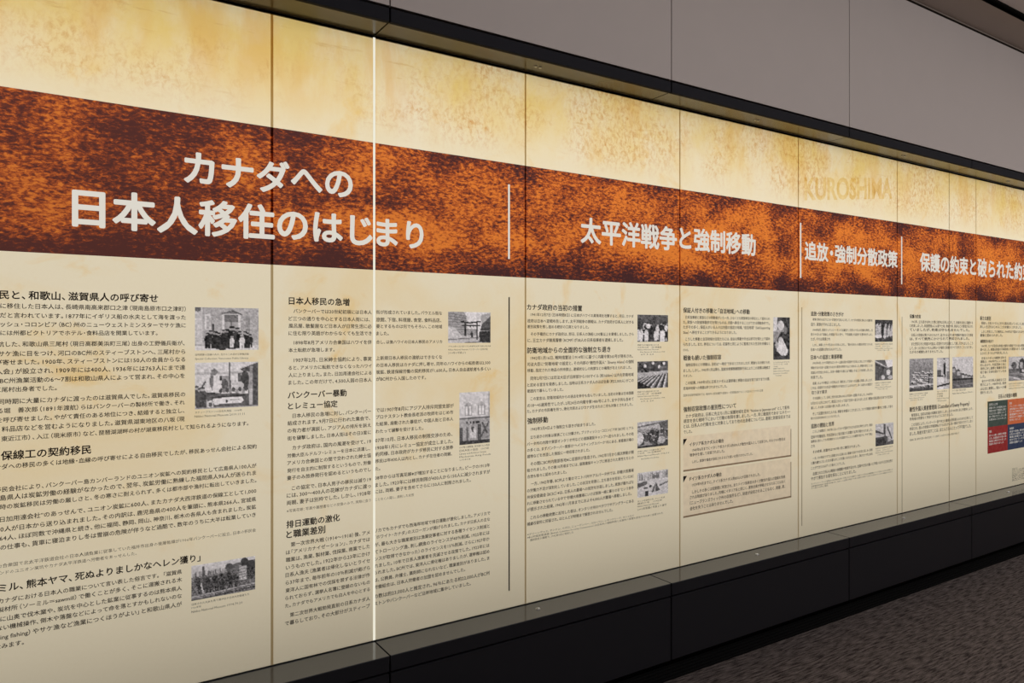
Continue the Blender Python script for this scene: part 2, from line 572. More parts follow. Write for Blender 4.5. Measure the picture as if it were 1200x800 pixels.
def pic_boat():
    p = Pic(84, 60, .86, 2)
    p.grain(.05, 3)
    p.rect(.0, .22, .9, .27, .74)
    p.poly([(.70, .16), (1, .02), (1, 1), (.82, 1), (.84, .3)], .3)
    p.rect(.86, .1, .9, .8, .62)
    p.rect(.72, .22, .86, .62, .66)
    p.ell(.78, .4, .07, .2, .25)
    p.rect(.67, .25, .72, .45, .35)
    p.poly([(.22, .45), (.25, .18), (.3, .13), (.36, .22), (.3, .3), (.27, .62)], .45)
    p.rect(.29, .28, .40, .64, .9)
    p.rect(.385, .3, .42, .4, .2)
    p.rect(.42, .3, .55, .62, .62)
    p.ell(.46, .48, .05, .12, .35)
    p.line(.53, .02, .55, .68, .33, .012)
    p.ell(.70, .52, .06, .09, .8)
    p.poly([(.0, .62), (.2, .6), (.25, 1), (0, 1)], .72)
    p.poly([(.15, .66), (.84, .70), (.82, .96), (.24, .98)], .34)
    p.poly([(.27, .80), (.32, .78), (.73, .76), (.76, .84), (.72, .90), (.3, .91)], .93)
    p.line(.24, .76, .76, .73, .2, .012)
    p.ell(.49, .85, .02, .04, .15)
    p.line(.55, .83, .68, .82, .5, .008)
    p.rect(.19, .65, .31, .69, .2)
    p.ell(.24, .91, .05, .09, .85)
    p.ell(.24, .91, .028, .05, .4)
    for x, y in ((.03, .92), (.08, .97), (.12, .96)):
        p.person(x, y, .42, .3, .7, .33)
    p.line(.1, .55, .16, .42, .3, .014)
    p.rect(0, .96, 1, 1, .62)
    p.rect(.84, .6, .9, .95, .75)
    for k in range(9):
        p.ell(.4 + k * .05, .62 + .03 * math.sin(k * 3), .03, .05, .3 + .3 * (k % 2))
    p.grain(.10)
    return p


def pic_horses():
    p = Pic(84, 56, .84, 3)
    p.shade(0, .88, .34, .76)
    p.rect(0, .34, 1, 1, .42)
    for k in range(40):
        x = p.r.rand()
        p.line(x, .18 + .14 * p.r.rand(), x, .45, .45, .006)
    p.line(.19, .08, .19, .5, .3, .018)
    p.poly([(.55, .2), (.7, .12), (1, .1), (1, .7), (.5, .55)], .40)
    p.ell(.58, .2, .06, .1, .3)
    p.ell(.92, .38, .10, .28, .22)
    p.rect(.74, .22, .86, .64, .72)
    for k in range(5):
        p.line(.73, .26 + k * .08, .87, .23 + k * .08, .35, .009)
    p.person(.82, .24, .26, .2, .3, .4)
    for x, y in ((.16, .6), (.30, .62), (.42, .6), (.52, .58), (.64, .56)):
        p.ell(x, y, .09, .12, .24)
        p.ell(x - .06, y - .14, .035, .09, .2)
        for q in (-.05, -.02, .03, .06):
            p.line(x + q, y + .08, x + q + .01, y + .30, .2, .011)
    p.line(.15, .55, .2, .95, .85, .012)
    p.rect(0, .84, 1, 1, .46)
    p.line(0, .9, 1, .8, .7, .014)
    p.line(0, .99, 1, .9, .25, .02)
    p.grain(.34, 1, .3, .98)
    p.grain(.2, 2, .35, 1)
    return p


def pic_torii():
    p = Pic(64, 48, .9, 4)
    p.poly([(0, 0), (.36, .0), (.43, .15), (.42, .75), (0, .75)], .62)
    for k in range(8):
        p.line(0, .05 + k * .09, .42, .14 + k * .07, .45, .01)
    p.poly([(1, 0), (.82, .25), (.76, .5), (.76, 1), (1, 1)], .28)
    p.poly([(.76, .1), (1, .02), (1, .12), (.78, .4)], .68)
    p.poly([(0, .45), (.16, .5), (.3, .75), (0, .75)], .8)
    p.rect(.42, .55, .66, .74, .62)
    p.rect(0, .76, .8, 1, .78)
    p.line(0, .88, .7, .83, .5, .02)
    p.line(.4, .98, .9, .96, .4, .02)
    p.poly([(.28, .28), (.5, .33), (.77, .28), (.76, .33), (.5, .38), (.3, .34)], .12)
    p.rect(.32, .42, .75, .46, .16)
    p.rect(.38, .34, .415, .78, .15)
    p.rect(.65, .34, .69, .9, .15)
    p.rect(.5, .46, .53, .5, .2)
    p.rect(.58, .46, .6, .5, .2)
    p.person(.55, .82, .2, .2, .3)
    for x in (.78, .84, .92):
        p.person(x, .95, .4, .15, .5)
    p.grain(.12)
    return p


def pic_store():
    p = Pic(44, 66, .85, 5)
    p.grain(.04, 3)
    for x in (.18, .60):
        p.rect(x, .25, x + .23, .45, .6)
        p.rect(x + .03, .27, x + .10, .44, .92)
        p.rect(x + .13, .27, x + .20, .44, .92)
        p.poly([(x - .02, .25), (x + .115, .19), (x + .25, .25)], .68)
    p.rect(.94, 0, 1, .5, .7)
    p.rect(0, .48, 1, .51, .4)
    p.rect(0, .51, 1, 1, .66)
    for x in (.22, .34, .44, .53, .60):
        p.rect(x, .56, x + .055, .61, .22)
    p.rect(0, .66, .12, .92, .3)
    p.rect(.22, .66, .30, .92, .4)
    p.rect(.34, .66, .54, .88, .82)
    p.rect(.6, .62, .7, .94, .3)
    p.rect(.72, .62, .95, .9, .55)
    p.poly([(.36, .68), (.48, .66), (.44, .78)], .3)
    p.line(.75, .6, .9, .8, .25, .02)
    p.line(.7, .86, .95, .6, .3, .02)
    p.rect(0, .93, 1, 1, .22)
    p.grain(.16, 1, .5, 1)
    return p


def pic_night():
    p = Pic(48, 44, .22, 6)
    p.shade(0, .32, .5, .2)
    p.grain(.14, 4)
    for k in range(22):
        x, y = p.r.rand(), .35 + .4 * p.r.rand()
        p.person(x, min(1, y + .3), .36, .12 + .75 * (p.r.rand() > .5), .8, .3)
    p.ell(.03, .75, .09, .2, .85)
    p.rect(.72, .6, .87, 1, .9)
    p.ell(.35, .42, .07, .09, .9)
    p.ell(.93, .48, .06, .1, .9)
    p.grain(.2)
    return p


def pic_rows():
    p = Pic(48, 44, .55, 7)
    p.rect(0, 0, 1, .4, .28)
    for x, y in ((.5, .08), (.7, .22), (.25, .18), (.86, .1)):
        p.ell(x, y, .04, .06, .95)
    p.poly([(.1, .1), (.35, .4), (.25, .4)], .1)
    p.grain(.3, 3, 0, .4)
    for k in range(9):
        x = -.6 + k * .22
        p.poly([(x, 1), (x + .1, 1), (x * .3 + .72, .42), (x * .3 + .68, .42)], .18)
        p.poly([(x + .1, 1), (x + .15, 1), (x * .3 + .74, .42), (x * .3 + .72, .42)], .88)
    p.poly([(0, .42), (1, .36), (1, .46), (0, .6)], .72)
    p.poly([(0, .7), (.4, .95), (.5, 1), (0, 1)], .12)
    p.grain(.26, 1, .4, 1)
    return p


def pic_crowd():
    p = Pic(48, 44, .6, 8)
    p.rect(0, 0, 1, .3, .72)
    p.line(0, .2, 1, .05, .4, .03)
    p.poly([(.7, .1), (1, .0), (1, .6), (.8, .6)], .36)
    for k in range(34):
        x, y = p.r.rand(), .5 + .45 * p.r.rand()
        p.person(x, y + .1, .34, .12 + .25 * p.r.rand(), .75, .36)
    p.ell(.08, .62, .12, .22, .85)
    p.ell(.78, .75, .12, .14, .72)
    p.rect(0, .9, 1, 1, .2)
    p.grain(.26)
    return p


def pic_camp():
    p = Pic(48, 44, .82, 9)
    for k in range(26):
        x = p.r.rand()
        p.line(x, .03 + .1 * p.r.rand(), x, .32, .55, .012)
    p.poly([(0, .42), (.3, .38), (.32, .5), (0, .62)], .35)
    p.poly([(.45, .86), (.58, .45), (.74, .82)], .3)
    p.line(.58, .45, .56, .86, .75, .014)
    p.line(.74, .62, 1, .5, .35, .03)
    p.rect(.24, .78, .35, .97, .15)
    p.rect(.2, .62, .33, .68, .3)
    p.ell(.42, .6, .05, .05, .25)
    p.rect(.5, .18, .7, .3, .42)
    p.grain(.2)
    return p


def pic_girl():
    p = Pic(28, 60, .20, 10)
    p.grain(.25, 3)
    p.rect(0, 0, .26, .33, .84)
    p.poly([(.26, .3), (.5, .3), (.2, .56), (0, .6), (0, .34)], .6)
    p.ell(.45, .2, .19, .11, .88)
    p.poly([(.3, .1), (.6, .1), (.66, .35), (.3, .35)], .8, .6)
    p.ell(.72, .3, .1, .1, .45)
    p.poly([(.35, .52), (.55, .5), (.88, .78), (.8, .88), (.5, .9), (.2, .78)], .88)
    p.ell(.43, .52, .1, .06, .75)
    p.ell(.22, .65, .1, .08, .72)
    p.rect(.45, .8, .52, .9, .9)
    p.rect(.66, .8, .74, .9, .9)
    p.rect(0, .92, 1, 1, .25)
    p.grain(.16)
    return p


def pic_rally():
    p = Pic(36, 46, .25, 11)
    p.rect(0, 0, 1, .2, .2)
    for x in (.25, .55, .75, .9, .12):
        p.poly([(x - .05, .2 + .3 * x), (x + .08, .15), (x + .1, .7), (x - .08, .8)], .72)
    p.rect(.38, .2, .5, .8, .12)
    p.ell(.2, .75, .2, .08, .9)
    p.ell(.55, .75, .08, .1, .8)
    p.rect(0, .84, 1, 1, .22)
    p.grain(.35)
    return p


def pic_train():
    p = Pic(36, 40, .36, 12)
    p.poly([(.55, 0), (1, 0), (1, .32), (.7, .4)], .92)
    p.line(0, .05, .62, .35, .78, .03)
    p.line(0, .2, .5, .42, .2, .03)
    for k in range(10):
        p.line(.04 + k * .06, .3, .04 + k * .06, .9, .28, .012)
    p.ell(.75, .62, .11, .14, .85)
    p.ell(.45, .85, .1, .1, .85)
    p.ell(.85, .86, .12, .1, .75)
    p.grain(.2)
    return p


def pic_ship():
    p = Pic(36, 40, .78, 13)
    p.poly([(0, .25), (.55, .5), (.5, .6), (0, .38)], .25)
    p.rect(0, .6, .6, 1, .24)
    p.rect(.45, .05, .56, .6, .3)
    p.poly([(.1, .4), (.5, .52), (.45, .6), (.1, .55)], .7)
    p.line(.66, .2, .88, .72, .3, .035)
    p.poly([(.55, .55), (.9, .82), (1, .78), (1, 1), (.5, 1)], .34)
    p.rect(.66, .6, .84, .84, .7)
    for k in range(6):
        p.rect(.05 + k * .09, .65, .1 + k * .09, 1, .18)
    p.grain(.16)
    return p


def pic_fleet():
    p = Pic(46, 52, .5, 14)
    p.shade(0, .62, .35, .5)
    p.rect(0, .34, 1, 1, .48)
    for k in range(60):
        x, y = p.r.rand(), .4 + .55 * p.r.rand()
        p.line(x, y, x + .06 + .05 * y, y + .02, .85, .010 + .008 * y)
        p.line(x, y + .03, x + .08, y + .05, .15, .012)
    p.line(.82, .5, .8, .9, .1, .02)
    p.line(0, .84, 1, .8, .85, .02)
    p.rect(0, .9, 1, 1, .25)
    p.grain(.22)
    return p


def pic_totem():
    p = Pic(24, 52, .78, 15)
    p.ell(.55, .04, .06, .03, .3)
    p.poly([(.52, .2), (.62, .13), (.68, .22), (.66, .55), (.56, .98), (.6, .55), (.5, .5)], .12)
    p.rect(.05, .38, .35, .58, .35)
    p.rect(0, .56, .5, .6, .15)
    p.ell(.3, .7, .3, .08, .9)
    p.rect(.75, .45, 1, .7, .5)
    p.line(0, .9, 1, .82, .15, .03)
    p.ell(.3, .95, .2, .05, .92)
    p.grain(.2)
    return p


def pic_houses():
    p = Pic(42, 50, .82, 16)
    p.poly([(0, .32), (.12, .3), (.2, .4), (.3, .38), (.4, .5), (.55, .55), (.75, .6), (1, .62), (1, 1), (0, 1)], .36)
    for x, y in ((.02, .36), (.25, .45), (.45, .57), (.6, .6), (.75, .63), (.9, .65)):
        p.rect(x, y, x + .12, y + .12, .72)
        p.poly([(x - .02, y), (x + .06, y - .06), (x + .14, y)], .2)
    p.rect(0, .75, 1, 1, .36)
    p.line(0, .7, 1, .72, .15, .03)
    p.line(.2, .9, 1, .85, .5, .02)
    p.grain(.16)
    return p


def pic_street():
    p = Pic(44, 44, .74, 17)
    p.poly([(.35, .4), (.4, .15), (.5, .05), (.58, .2), (.62, .7), (.38, .7)], .22)
    p.rect(.42, .25, .5, .5, .7)
    p.poly([(.6, .2), (1, .1), (1, .8), (.6, .7)], .36)
    p.rect(.7, .3, .8, .5, .7)
    p.ell(.2, .36, .1, .14, .3)
    p.rect(0, .5, .4, .62, .36)
    p.poly([(0, .62), (.35, .62), (.7, 1), (0, 1)], .46)
    p.ell(.52, .6, .05, .06, .88)
    p.line(0, .8, .4, .95, .7, .03)
    p.grain(.3)
    return p


def photo_mesh(p, x0, x1, z0, z1, y):
    """grid of one vertex per tone, kept flat in the sheet's plane"""
    w_, h_ = p.w, p.h
    p.grain(.13, 3)
    p.grain(.10, 2)
    g_ = np.clip(p.g, 0.02, 0.99)
    col = np.empty((h_, w_, 4), np.float32)
    def lin(c):
        return np.where(c <= .04045, c / 12.92, ((c + .055) / 1.055) ** 2.4)
    g_ = 0.10 + g_ * 0.88
    col[..., 0] = lin(g_ * .985)
    col[..., 1] = lin(g_ * .955)
    col[..., 2] = lin(g_ * .965)
    col[..., 3] = 1
    xs = np.linspace(x0, x1, w_)
    zs = np.linspace(z1, z0, h_)
    verts = [(float(a), y, float(b)) for b in zs for a in xs]
    faces = []
    for r in range(h_ - 1):
        for c in range(w_ - 1):
            i = r * w_ + c
            faces.append((i, i + w_, i + w_ + 1, i + 1))
    me = bpy.data.meshes.new('photograph')
    me.from_pydata(verts, [], faces)
    at = me.color_attributes.new('tone', 'FLOAT_COLOR', 'POINT')
    at.data.foreach_set('color', col.reshape(-1))
    return me


# ------------------------------------------------------------------ lettering
_queue = []          # (mesh-key, text object, placement)


def text(parent, part, lines, mat='ink', bold=0.0, res=2, y=D - 0.0006, label=None, fit_h=None):
    """lines: (string, x_left, y_mid_at_left, x_right or None, em or None[, y_mid_at_right])"""
    if part == 'title_lettering':
        for ln in lines:
            _queue.append(dict(parent=parent, part=part, lines=[ln], mat=mat, bold=bold, res=res, y=y, label=label))
        return
    _queue.append(dict(parent=parent, part=part, lines=lines, mat=mat, bold=bold, res=res, y=y, label=label))


def flush_text():
    for q in _queue:
        q['objs'] = []
        for ln in q['lines']:
            c = bpy.data.curves.new('lettering', 'FONT')
            c.body = ln[0]
            c.size = 1.0
            c.resolution_u = q['res']
            if q['mat'] == 'ochre':
                c.offset = q['bold']
            st = ln[0]
            kern = [0.0] * len(st)
            for i, ch in enumerate(st):
                if ch in '、。）」：':
                    kern[i] -= 15.0
                if ch in '（「' and i and st[i - 1] not in '、。）」':
                    kern[i - 1] -= 15.0
                if ch == '・':
                    kern[i] -= 9.0
                    if i:
                        kern[i - 1] -= 9.0
                if ch.isdigit():
                    kern[i] += 4.0
            for i, kv in enumerate(kern):
                if kv and i < len(st) - 1:
                    c.body_format[i].kerning = kv
            o = bpy.data.objects.new('lettering', c)
            COL.objects.link(o)
            q['objs'].append(o)
    dg = bpy.context.evaluated_depsgraph_get()
    dg.update()
    for q in _queue:
        V, Fc = [], []
        last_em = None
        for ln, o in zip(q['lines'], q['objs']):
            ev = o.evaluated_get(dg)
            me = ev.to_mesh()
            n = len(me.vertices)
            co = np.empty(n * 3)
            me.vertices.foreach_get('co', co)
            co = co.reshape(-1, 3)
            if n:
                s0 = sx(ln[1])
                z0 = sz(ln[1], ln[2])
                a0, a1 = co[:, 0].min(), co[:, 0].max()
                if ln[3] is not None:
                    em = (sx(ln[3]) - s0) / (a1 - a0)
                    last_em = em
                else:
                    em = ln[4] if len(ln) > 4 and ln[4] else last_em
                emz = ln[4] if len(ln) > 4 and ln[4] else em
                pit = [abs(sz(ln[1], l2[2] - (l2[1] - ln[1]) * (ln[2] - HOR) / (ln[1] - 1920.0)) - z0) for l2 in q['lines'] if l2 is not ln]
                pit = [v for v in pit if v > 1e-4]
                if pit:
                    emz = min(emz, min(pit) * 0.84)
                elif q['part'] in ('paragraph', 'footnote', 'caption'):
                    emz = min(emz, 0.0175)
                if q['part'] == 'paragraph':
                    emz = max(0.0135, emz)
                X = s0 + (co[:, 0] - a0) * em
                Z = z0 + (co[:, 1] - 0.36) * emz
                if len(ln) > 5:
                    z1 = sz(ln[3], ln[5])
                    Z = Z + (z1 - z0) * (X - s0) / (sx(ln[3]) - s0)
                polys = [list(p.vertices) for p in me.polygons]
                b_ = q['bold'] * em
                offs = [(0, 0)]
                if q['mat'] == 'ochre':
                    pass
                elif q['bold'] > 0.015:
                    offs += [(1.12 * b_ * math.cos(t_ * math.pi / 6), 1.12 * b_ * math.sin(t_ * math.pi / 6)) for t_ in range(12)]
                elif q['bold'] > 0.005:
                    offs = [(b_ * i_, b_ * j_) for i_ in (-1, 1) for j_ in (-1, 1)]
                for ii, (ox, oz) in enumerate(offs):
                    base = len(V)
                    V.extend(zip((X + ox).tolist(), [q['y'] + ii * 4e-5] * n, (Z + oz).tolist()))
                    Fc.extend([base + i for i in f] for f in polys)
            ev.to_mesh_clear()
        me = bpy.data.meshes.new(q['part'])
        me.from_pydata(V, [], Fc)
        ob = link(q['part'], me, M[q['mat']], q['parent'])
        if q['label']:
            ob['label'] = q['label']
    for q in _queue:
        for o in q['objs']:
            c = o.data
            bpy.data.objects.remove(o)
            bpy.data.curves.remove(c)


# ------------------------------------------------------------------ printed display panels
E_ = {}
edges = dict(L=(-3.19, sx(322.0) - 0.95), A=(sx(322.0) - 0.95, sx(320.3)), B=(sx(320.3), sx(437.2)), C=(sx(439.7), sx(616.6)),
             D=(sx(616.6), sx(797.3)), E=(sx(797.3), sx(936.0)), F=(sx(936.0), sx(1051.8)), G=(sx(1051.8), sx(1144.0)),
             H=(sx(1144.0), sx(1144.0) + 0.99), R=(sx(1144.0) + 0.99, 9.19))
labels = dict(
    L='blank backlit parchment panel with rust band at the left end of the wall',
    A='backlit parchment panel at left with photos of a group, a boat and log-hauling horses',
    B='narrow backlit parchment panel between the brown seam and the white lit joint',
    C='backlit parchment panel right of the white lit joint, with a torii street photo',
    D='backlit parchment panel with four stacked photos beside three headed text sections',
    E='backlit parchment panel with two framed text boxes and one tall narrow photo',
    F='backlit parchment panel headed by faded capital letters, three small photos down its right side',
    G='backlit parchment panel with three small photos standing in one row',
    H='backlit parchment panel with a four-colour table, at the right edge',
    R='blank backlit parchment panel beyond the four-colour table at the right end',
)
PN = {}
for k, (a, b) in edges.items():
    PN[k] = thing('display_panel', labels[k], 'panel', ((a + b) / 2, D, Z_FB), 'backlit text panels along the wall')

holes = {k: [] for k in edges}


def photo(panel, pic, x0, x1, ytl, ybl, label):
    a, b = sx(x0), sx(x1)
    zt, zb = sz(x0, ytl), sz(x0, ybl)
    me = photo_mesh(pic, a, b, zb, zt, D)
    o = link('photograph', me, M['photo'], PN[panel])
    o['label'] = label
    holes[panel].append((a, b, zb, zt))


def quad(panel, part, pts, mat, y=D - 0.0004, label=None):
    """flat printed shape; pts are (s, z) corners"""
    me = bpy.data.meshes.new(part)
    me.from_pydata([(s, y, z) for s, z in pts], [], [list(range(len(pts)))])
    o = link(part, me, M[mat], PN[panel])
    if label:
        o['label'] = label
    return o


def vbar(panel, part, px, y0, y1, wid, mat, label=None):
    s = sx(px)
    za, zb = sz(px, y0), sz(px, y1)
    return quad(panel, part, [(s - wid / 2, zb), (s + wid / 2, zb), (s + wid / 2, za), (s - wid / 2, za)], mat, label=label)


# ---- photographs
photo('A', pic_group(), 228.5, 303, 359.8, 410.5, 'monochrome photo of a group standing before a building')
photo('A', pic_boat(), 228.5, 302.5, 425.0, 479.5, 'monochrome photo of a white boat at a dock')
photo('A', pic_horses(), 224.3, 299, 663.0, 704.0, 'monochrome photo of horses hauling logs')
photo('C', pic_torii(), 525.2, 574.8, 365.0, 401.8, 'monochrome photo of a torii gate over a street')
photo('C', pic_store(), 538.4, 574, 460.0, 521.4, 'tall monochrome photo of a damaged shop front')
photo('D', pic_night(), 747, 782.8, 368.5, 400.4, 'monochrome photo of a crowd against a dark background')
photo('D', pic_rows(), 747, 782.8, 423.6, 455.6, 'monochrome photo of long rows under bright lamps')
photo('D', pic_crowd(), 747, 782.8, 494.8, 525.5, 'monochrome photo of a crowd seen from behind')
photo('D', pic_camp(), 747, 782.8, 554.3, 583.2, 'monochrome photo of tents in snow')
photo('E', pic_girl(), 906.2, 925.6, 371.5, 421.5, 'tall dark monochrome photo of a figure in white')
photo('F', pic_rally(), 1025.4, 1046, 374.5, 400.4, 'dark monochrome photo, topmost of the three')
photo('F', pic_train(), 1025.4, 1046, 421.9, 445.9, 'monochrome photo, middle of the three')
photo('F', pic_ship(), 1026, 1047, 497.0, 523.0, 'monochrome photo, lowest of the three')
photo('G', pic_fleet(), 1065.6, 1093.6, 420.4, 459.0, 'monochrome photo of many boats, left of the row')
photo('G', pic_totem(), 1098, 1113, 419.3, 456.4, 'narrow monochrome photo with a dark upright, middle of the row')
photo('G', pic_houses(), 1116, 1140.4, 418.4, 455.5, 'monochrome photo of houses on a slope, right of the row')
photo('H', pic_street(), 1182, 1214, 418.0, 446.4, 'monochrome street photo')

# ---- the sheets themselves
for k, (a, b) in edges.items():
    hs = holes[k]
    xs = sorted({a, b, *[v for h in hs for v in h[:2]]})
    zs = sorted({Z_FB + .003, Z_FT, *[v for h in hs for v in h[2:]]})
    V = [(x, D, z) for z in zs for x in xs]
    nx = len(xs)
    Fc = []
    for r in range(len(zs) - 1):
        for c in range(nx - 1):
            cx, cz = (xs[c] + xs[c + 1]) / 2, (zs[r] + zs[r + 1]) / 2
            if any(h[0] < cx < h[1] and h[2] < cz < h[3] for h in hs):
                continue
            i = r * nx + c
            Fc.append((i, i + 1, i + nx + 1, i + nx))
    me = bpy.data.meshes.new('printed_sheet')
    me.from_pydata(V, [], Fc)
    link('printed_sheet', me, M['film'], PN[k])
    if k not in ('B', 'R'):
        wl = 0.0088 if k in 'LA' else 0.0074
        o = quad(k, 'sheet_seam', [(b - wl, Z_FB + .004), (b, Z_FB + .004), (b, Z_FT - .001), (b - wl, Z_FT - .001)], 'lap', y=D - 0.0003, label='darker overlap of two sheets')

# ---- rules
vbar('C', 'title_bar', 596.4, 216, 303.3, 0.0092, 'white', 'white upright bar in the rust band')
vbar('C', 'divider_rule', 596.6, 348, 692, 0.0062, 'rule', 'thin dark upright line')
vbar('F', 'title_bar', 938.2, 261, 325.5, 0.0125, 'white', 'white upright bar in the rust band')
vbar('F', 'divider_rule', 939.6, 360, 616, 0.0066, 'softrule', 'thin dark upright line')
vbar('G', 'title_bar', 1056.6, 277, 333, 0.0125, 'white', 'white upright bar in the rust band')
vbar('G', 'divider_rule', 1057.0, 371, 601, 0.0066, 'softrule', 'thin dark upright line')

TL = 'large pale lettering on the rust band'
TB, TR = 0.025, 4
text(PN['A'], 'title_lettering', [('カナダ', 216.6, 196.0, 338.2), ('日本人移住', 85.8, 243.2, 320.8)], 'white', TB, TR, D - .0009, TL)
text(PN['B'], 'title_lettering', [('への', 341.8, 208.5, 412.4), ('のはじ', 325.8, 262.3, 435.6)], 'white', TB, TR, D - .0009, TL)
text(PN['C'], 'title_lettering', [('まり', 442.0, 272.3, 495.4)], 'white', TB, TR, D - .0009, TL)
text(PN['D'], 'title_lettering', [('太平洋戦争', 681, 269.8, 792.6)], 'white', TB, TR, D - .0009, TL)
text(PN['E'], 'title_lettering', [('と強制移動', 796.6, 279.0, 885.0)], 'white', TB, TR, D - .0009, TL)
text(PN['F'], 'title_lettering', [('追放・強制分散政策', 943.4, 293.8, 1051.4)], 'white', TB, TR, D - .0009, TL)
text(PN['G'], 'title_lettering', [('保護の約束と', 1078.2, 306.9, 1143.6)], 'white', TB, TR, D - .0009, TL)
text(PN['H'], 'title_lettering', [('破られた約束', 1145.8, 313.6, 1207.5)], 'white', TB, TR, D - .0009, TL)
text(PN['F'], 'faded_lettering', [('KUROSHIMA', 942.5, 220.5, 1045.5, 0.172, 220.0)], 'ochre', 0.03, 3, D - .0005, 'faded ochre capital letters')

HB = 0.02


def head(p, *lines):
    for ln in lines:
        text(PN[p], 'heading', [ln], 'ink', HB, 2)


def para(p, *lines):
    text(PN[p], 'paragraph', list(lines), 'ink', 0.012, 2)


def small(p, part, *lines):
    text(PN[p], part, list(lines), 'ink', 0.004, 1)


# ---- panel A
RA = 217.6
head('A', ('民と、和歌山、滋賀県人の呼び寄せ', -1.0, 345.2, 185))
para('A', ('に移住した日本人は、長崎県南高来郡口之津（現南島原市口之津町）', 0.5, 358.2, RA),
     ('だと言われています。1877年にイギリス船の水夫として海を渡った', 0, 369.3, RA),
     ('ッシュ・コロンビア（BC）州のニューウェストミンスターでサケ漁に', 0.5, 379.8, RA),
     ('には州都ビクトリアでホテル・食料品店を開業しています。', 0.5, 390.0, 184.5))
para('A', ('航した、和歌山県三尾村（現日高郡美浜町三尾）出身の工野儀兵衛が、', -3, 403.3, 216.2),
     ('サケ漁に目をつけ、河口のBC州のスティーブストンへ、三尾村から', -2, 414.5, 217),
     ('び寄せました。1900年、スティーブストンには150人の会員からなる', -5, 424.7, 217),
     ('人会」が設立され、1909年には400人、1936年には763人にまで達', -5, 435.5, 217),
     ('BC州漁業活動の6〜7割は和歌山県人によって営まれ、その中心を', 0, 446.2, 216.4),
     ('三尾村出身者でした。', -6, 456.8, 66.5))
para('A', ('同時期に大量にカナダに渡ったのは滋賀県人でした。滋賀県移民の', -2, 470.8, 217),
     ('る堀　善次郎（1891年渡航）らはバンクーバーの製材所で働き、それ', -3, 481.5, 216.4),
     ('を呼び寄せました。やがて責任のある地位につき、結婚すると独立し、', -4, 492.4, 216),
     ('、料品店などを営むようになりました。滋賀県湖東地区の八坂（現', -3, 503.3, 216.2),
     ('東近江市）、入江（現米原市）など、琵琶湖湖畔の村が湖東移民村として知られるようになります。', 1.5, 514.3, 291))
head('A', ('保線工の契約移民', 1.2, 534.2, 106.6))
para('A', ('ナダへの移民の多くは地縁・血縁の呼び寄せによる自由移民でしたが、移民あっせん会社による契約', -6, 547.6, 300.6))
para('A', ('移民会社により、バンクーバー島カンバーランドのユニオン炭鉱への契約移民として広島県人100人が', -6, 574.2, 300.4),
     ('島県人は炭鉱労働の経験がなかったので、翌年、炭鉱労働に熟練した福岡県人96人が送られま', 0, 583.6, 300),
     ('時の炭鉱移民は労働の厳しさと、冬の寒さに耐えられず、多くは都市部や漁村に転出していきました。', 0, 594.2, 300.4))
para('A', ('日加用達会社”のあっせんで、ユニオン炭鉱に600人、またカナダ大西洋鉄道の保線工として1,000', 0, 608.8, 300.2),
     ('0人が日本から送り込まれました。その内訳は、鹿児島県の400人を筆頭に、熊本県266人、宮城県', 0.5, 620.2, 300),
     ('64人、ほぼ同数で沖縄県と続き、他に福岡、静岡、岡山、神奈川、栃木の各県人も含まれました。炭鉱', -0.5, 631.0, 300),
     ('の仕事も、貨車に寝泊まりし冬は雪崩の危険が伴うなど過酷で、数年のうちに大半は転業していき', 0.5, 641.6, 299.6))
small('A', 'footnote', ('カ合衆国で北太平洋鉄道会社の日本人請負業に従事していた福井市出身の後藤佐織が1906年バンクーバーに設立。日本の移民会', -3, 663.6, 299.8),
      ('ンドのユニオン炭坑やカナダ太平洋鉄道へ労働者をあっせんした。', 0, 671.3, 160))
head('A', ('ミル、熊本ヤマ、死ぬよりましかなヘレン獲り」', -1.5, 689.6, 234.6))
para('A', ('カナダにおける日本人の職業について言い表した俗言です。「滋賀県', -2, 704.5, 213),
     ('製材所（ソーミル＝sawmill）で働くことが多く、そこに運搬される木', -3, 715.0, 213.2),
     ('に山奥で伐木業や、炭坑を中心とした鉱業に従事するのは熊本県人', 0.5, 725.5, 213),
     ('ない機械操作、倒木や落盤などによって命を落とすかもしれないのな', -4, 736.5, 213),
     ('ing fishing）やサケ漁など漁業につくほうがよい」と和歌山県人が', 0.5, 746.6, 213),
     ('なみます。', -6, 758.5, 28))
small('A', 'caption', ('当時開業の店舗の人々、左から二人目が工野儀兵衛', 228.5, 415.6, 291.5), ('Special Collection: Vancouver Public Library', 228.5, 420.2, 291))
small('A', 'caption', ('スティーブストンの日本人漁船　1908年', 228.5, 483.3, 283.5), ('Nikkei National Museum 2010.11.11', 228.0, 487.8, 286.5))
small('A', 'caption', ('伐採された丸太を馬で運び出す日本人労働者たち', 224.3, 708.4, 292), ('1920年頃', 224.3, 712.2, 235.5), ('Nikkei National Museum 1994.70.20', 224.3, 716.8, 284))

# ---- panels B and C share one column
head('B', ('日本人移民の急増', 338.6, 352.4, 409.4))
RB = 435.4
para('B', ('バンクーバーでは20世紀初頭には日本人', 344, 364.3, RB), ('ど三つの通りを中心とする日本人街には、', 338.2, 373.2, RB - 2),
     ('風呂屋、散髪屋など日本人が日常生活に必', 338.2, 381.7, RB), ('に住む限り英語がわからなくても生活でき', 338.2, 390.4, RB))
para('C', ('街が形成されていました。パウエル街な', 440.8, 365.6, 518), ('旅館、下宿、料理屋、食堂、食料品店、', 440.8, 374.4, 517), ('要とするものは何でもそろい、この地域', 440.8, 382.2, 518), ('ました。', 440.8, 390.6, 455.5))
para('B', ('1898年8月アメリカ合衆国はハワイを併', 344.2, 401.4, RB), ('本土転航が急増します。', 338.2, 410.2, 392))
para('C', ('合し、以後ハワイの日本人移民のアメリカ', 440.8, 400.7, 518))
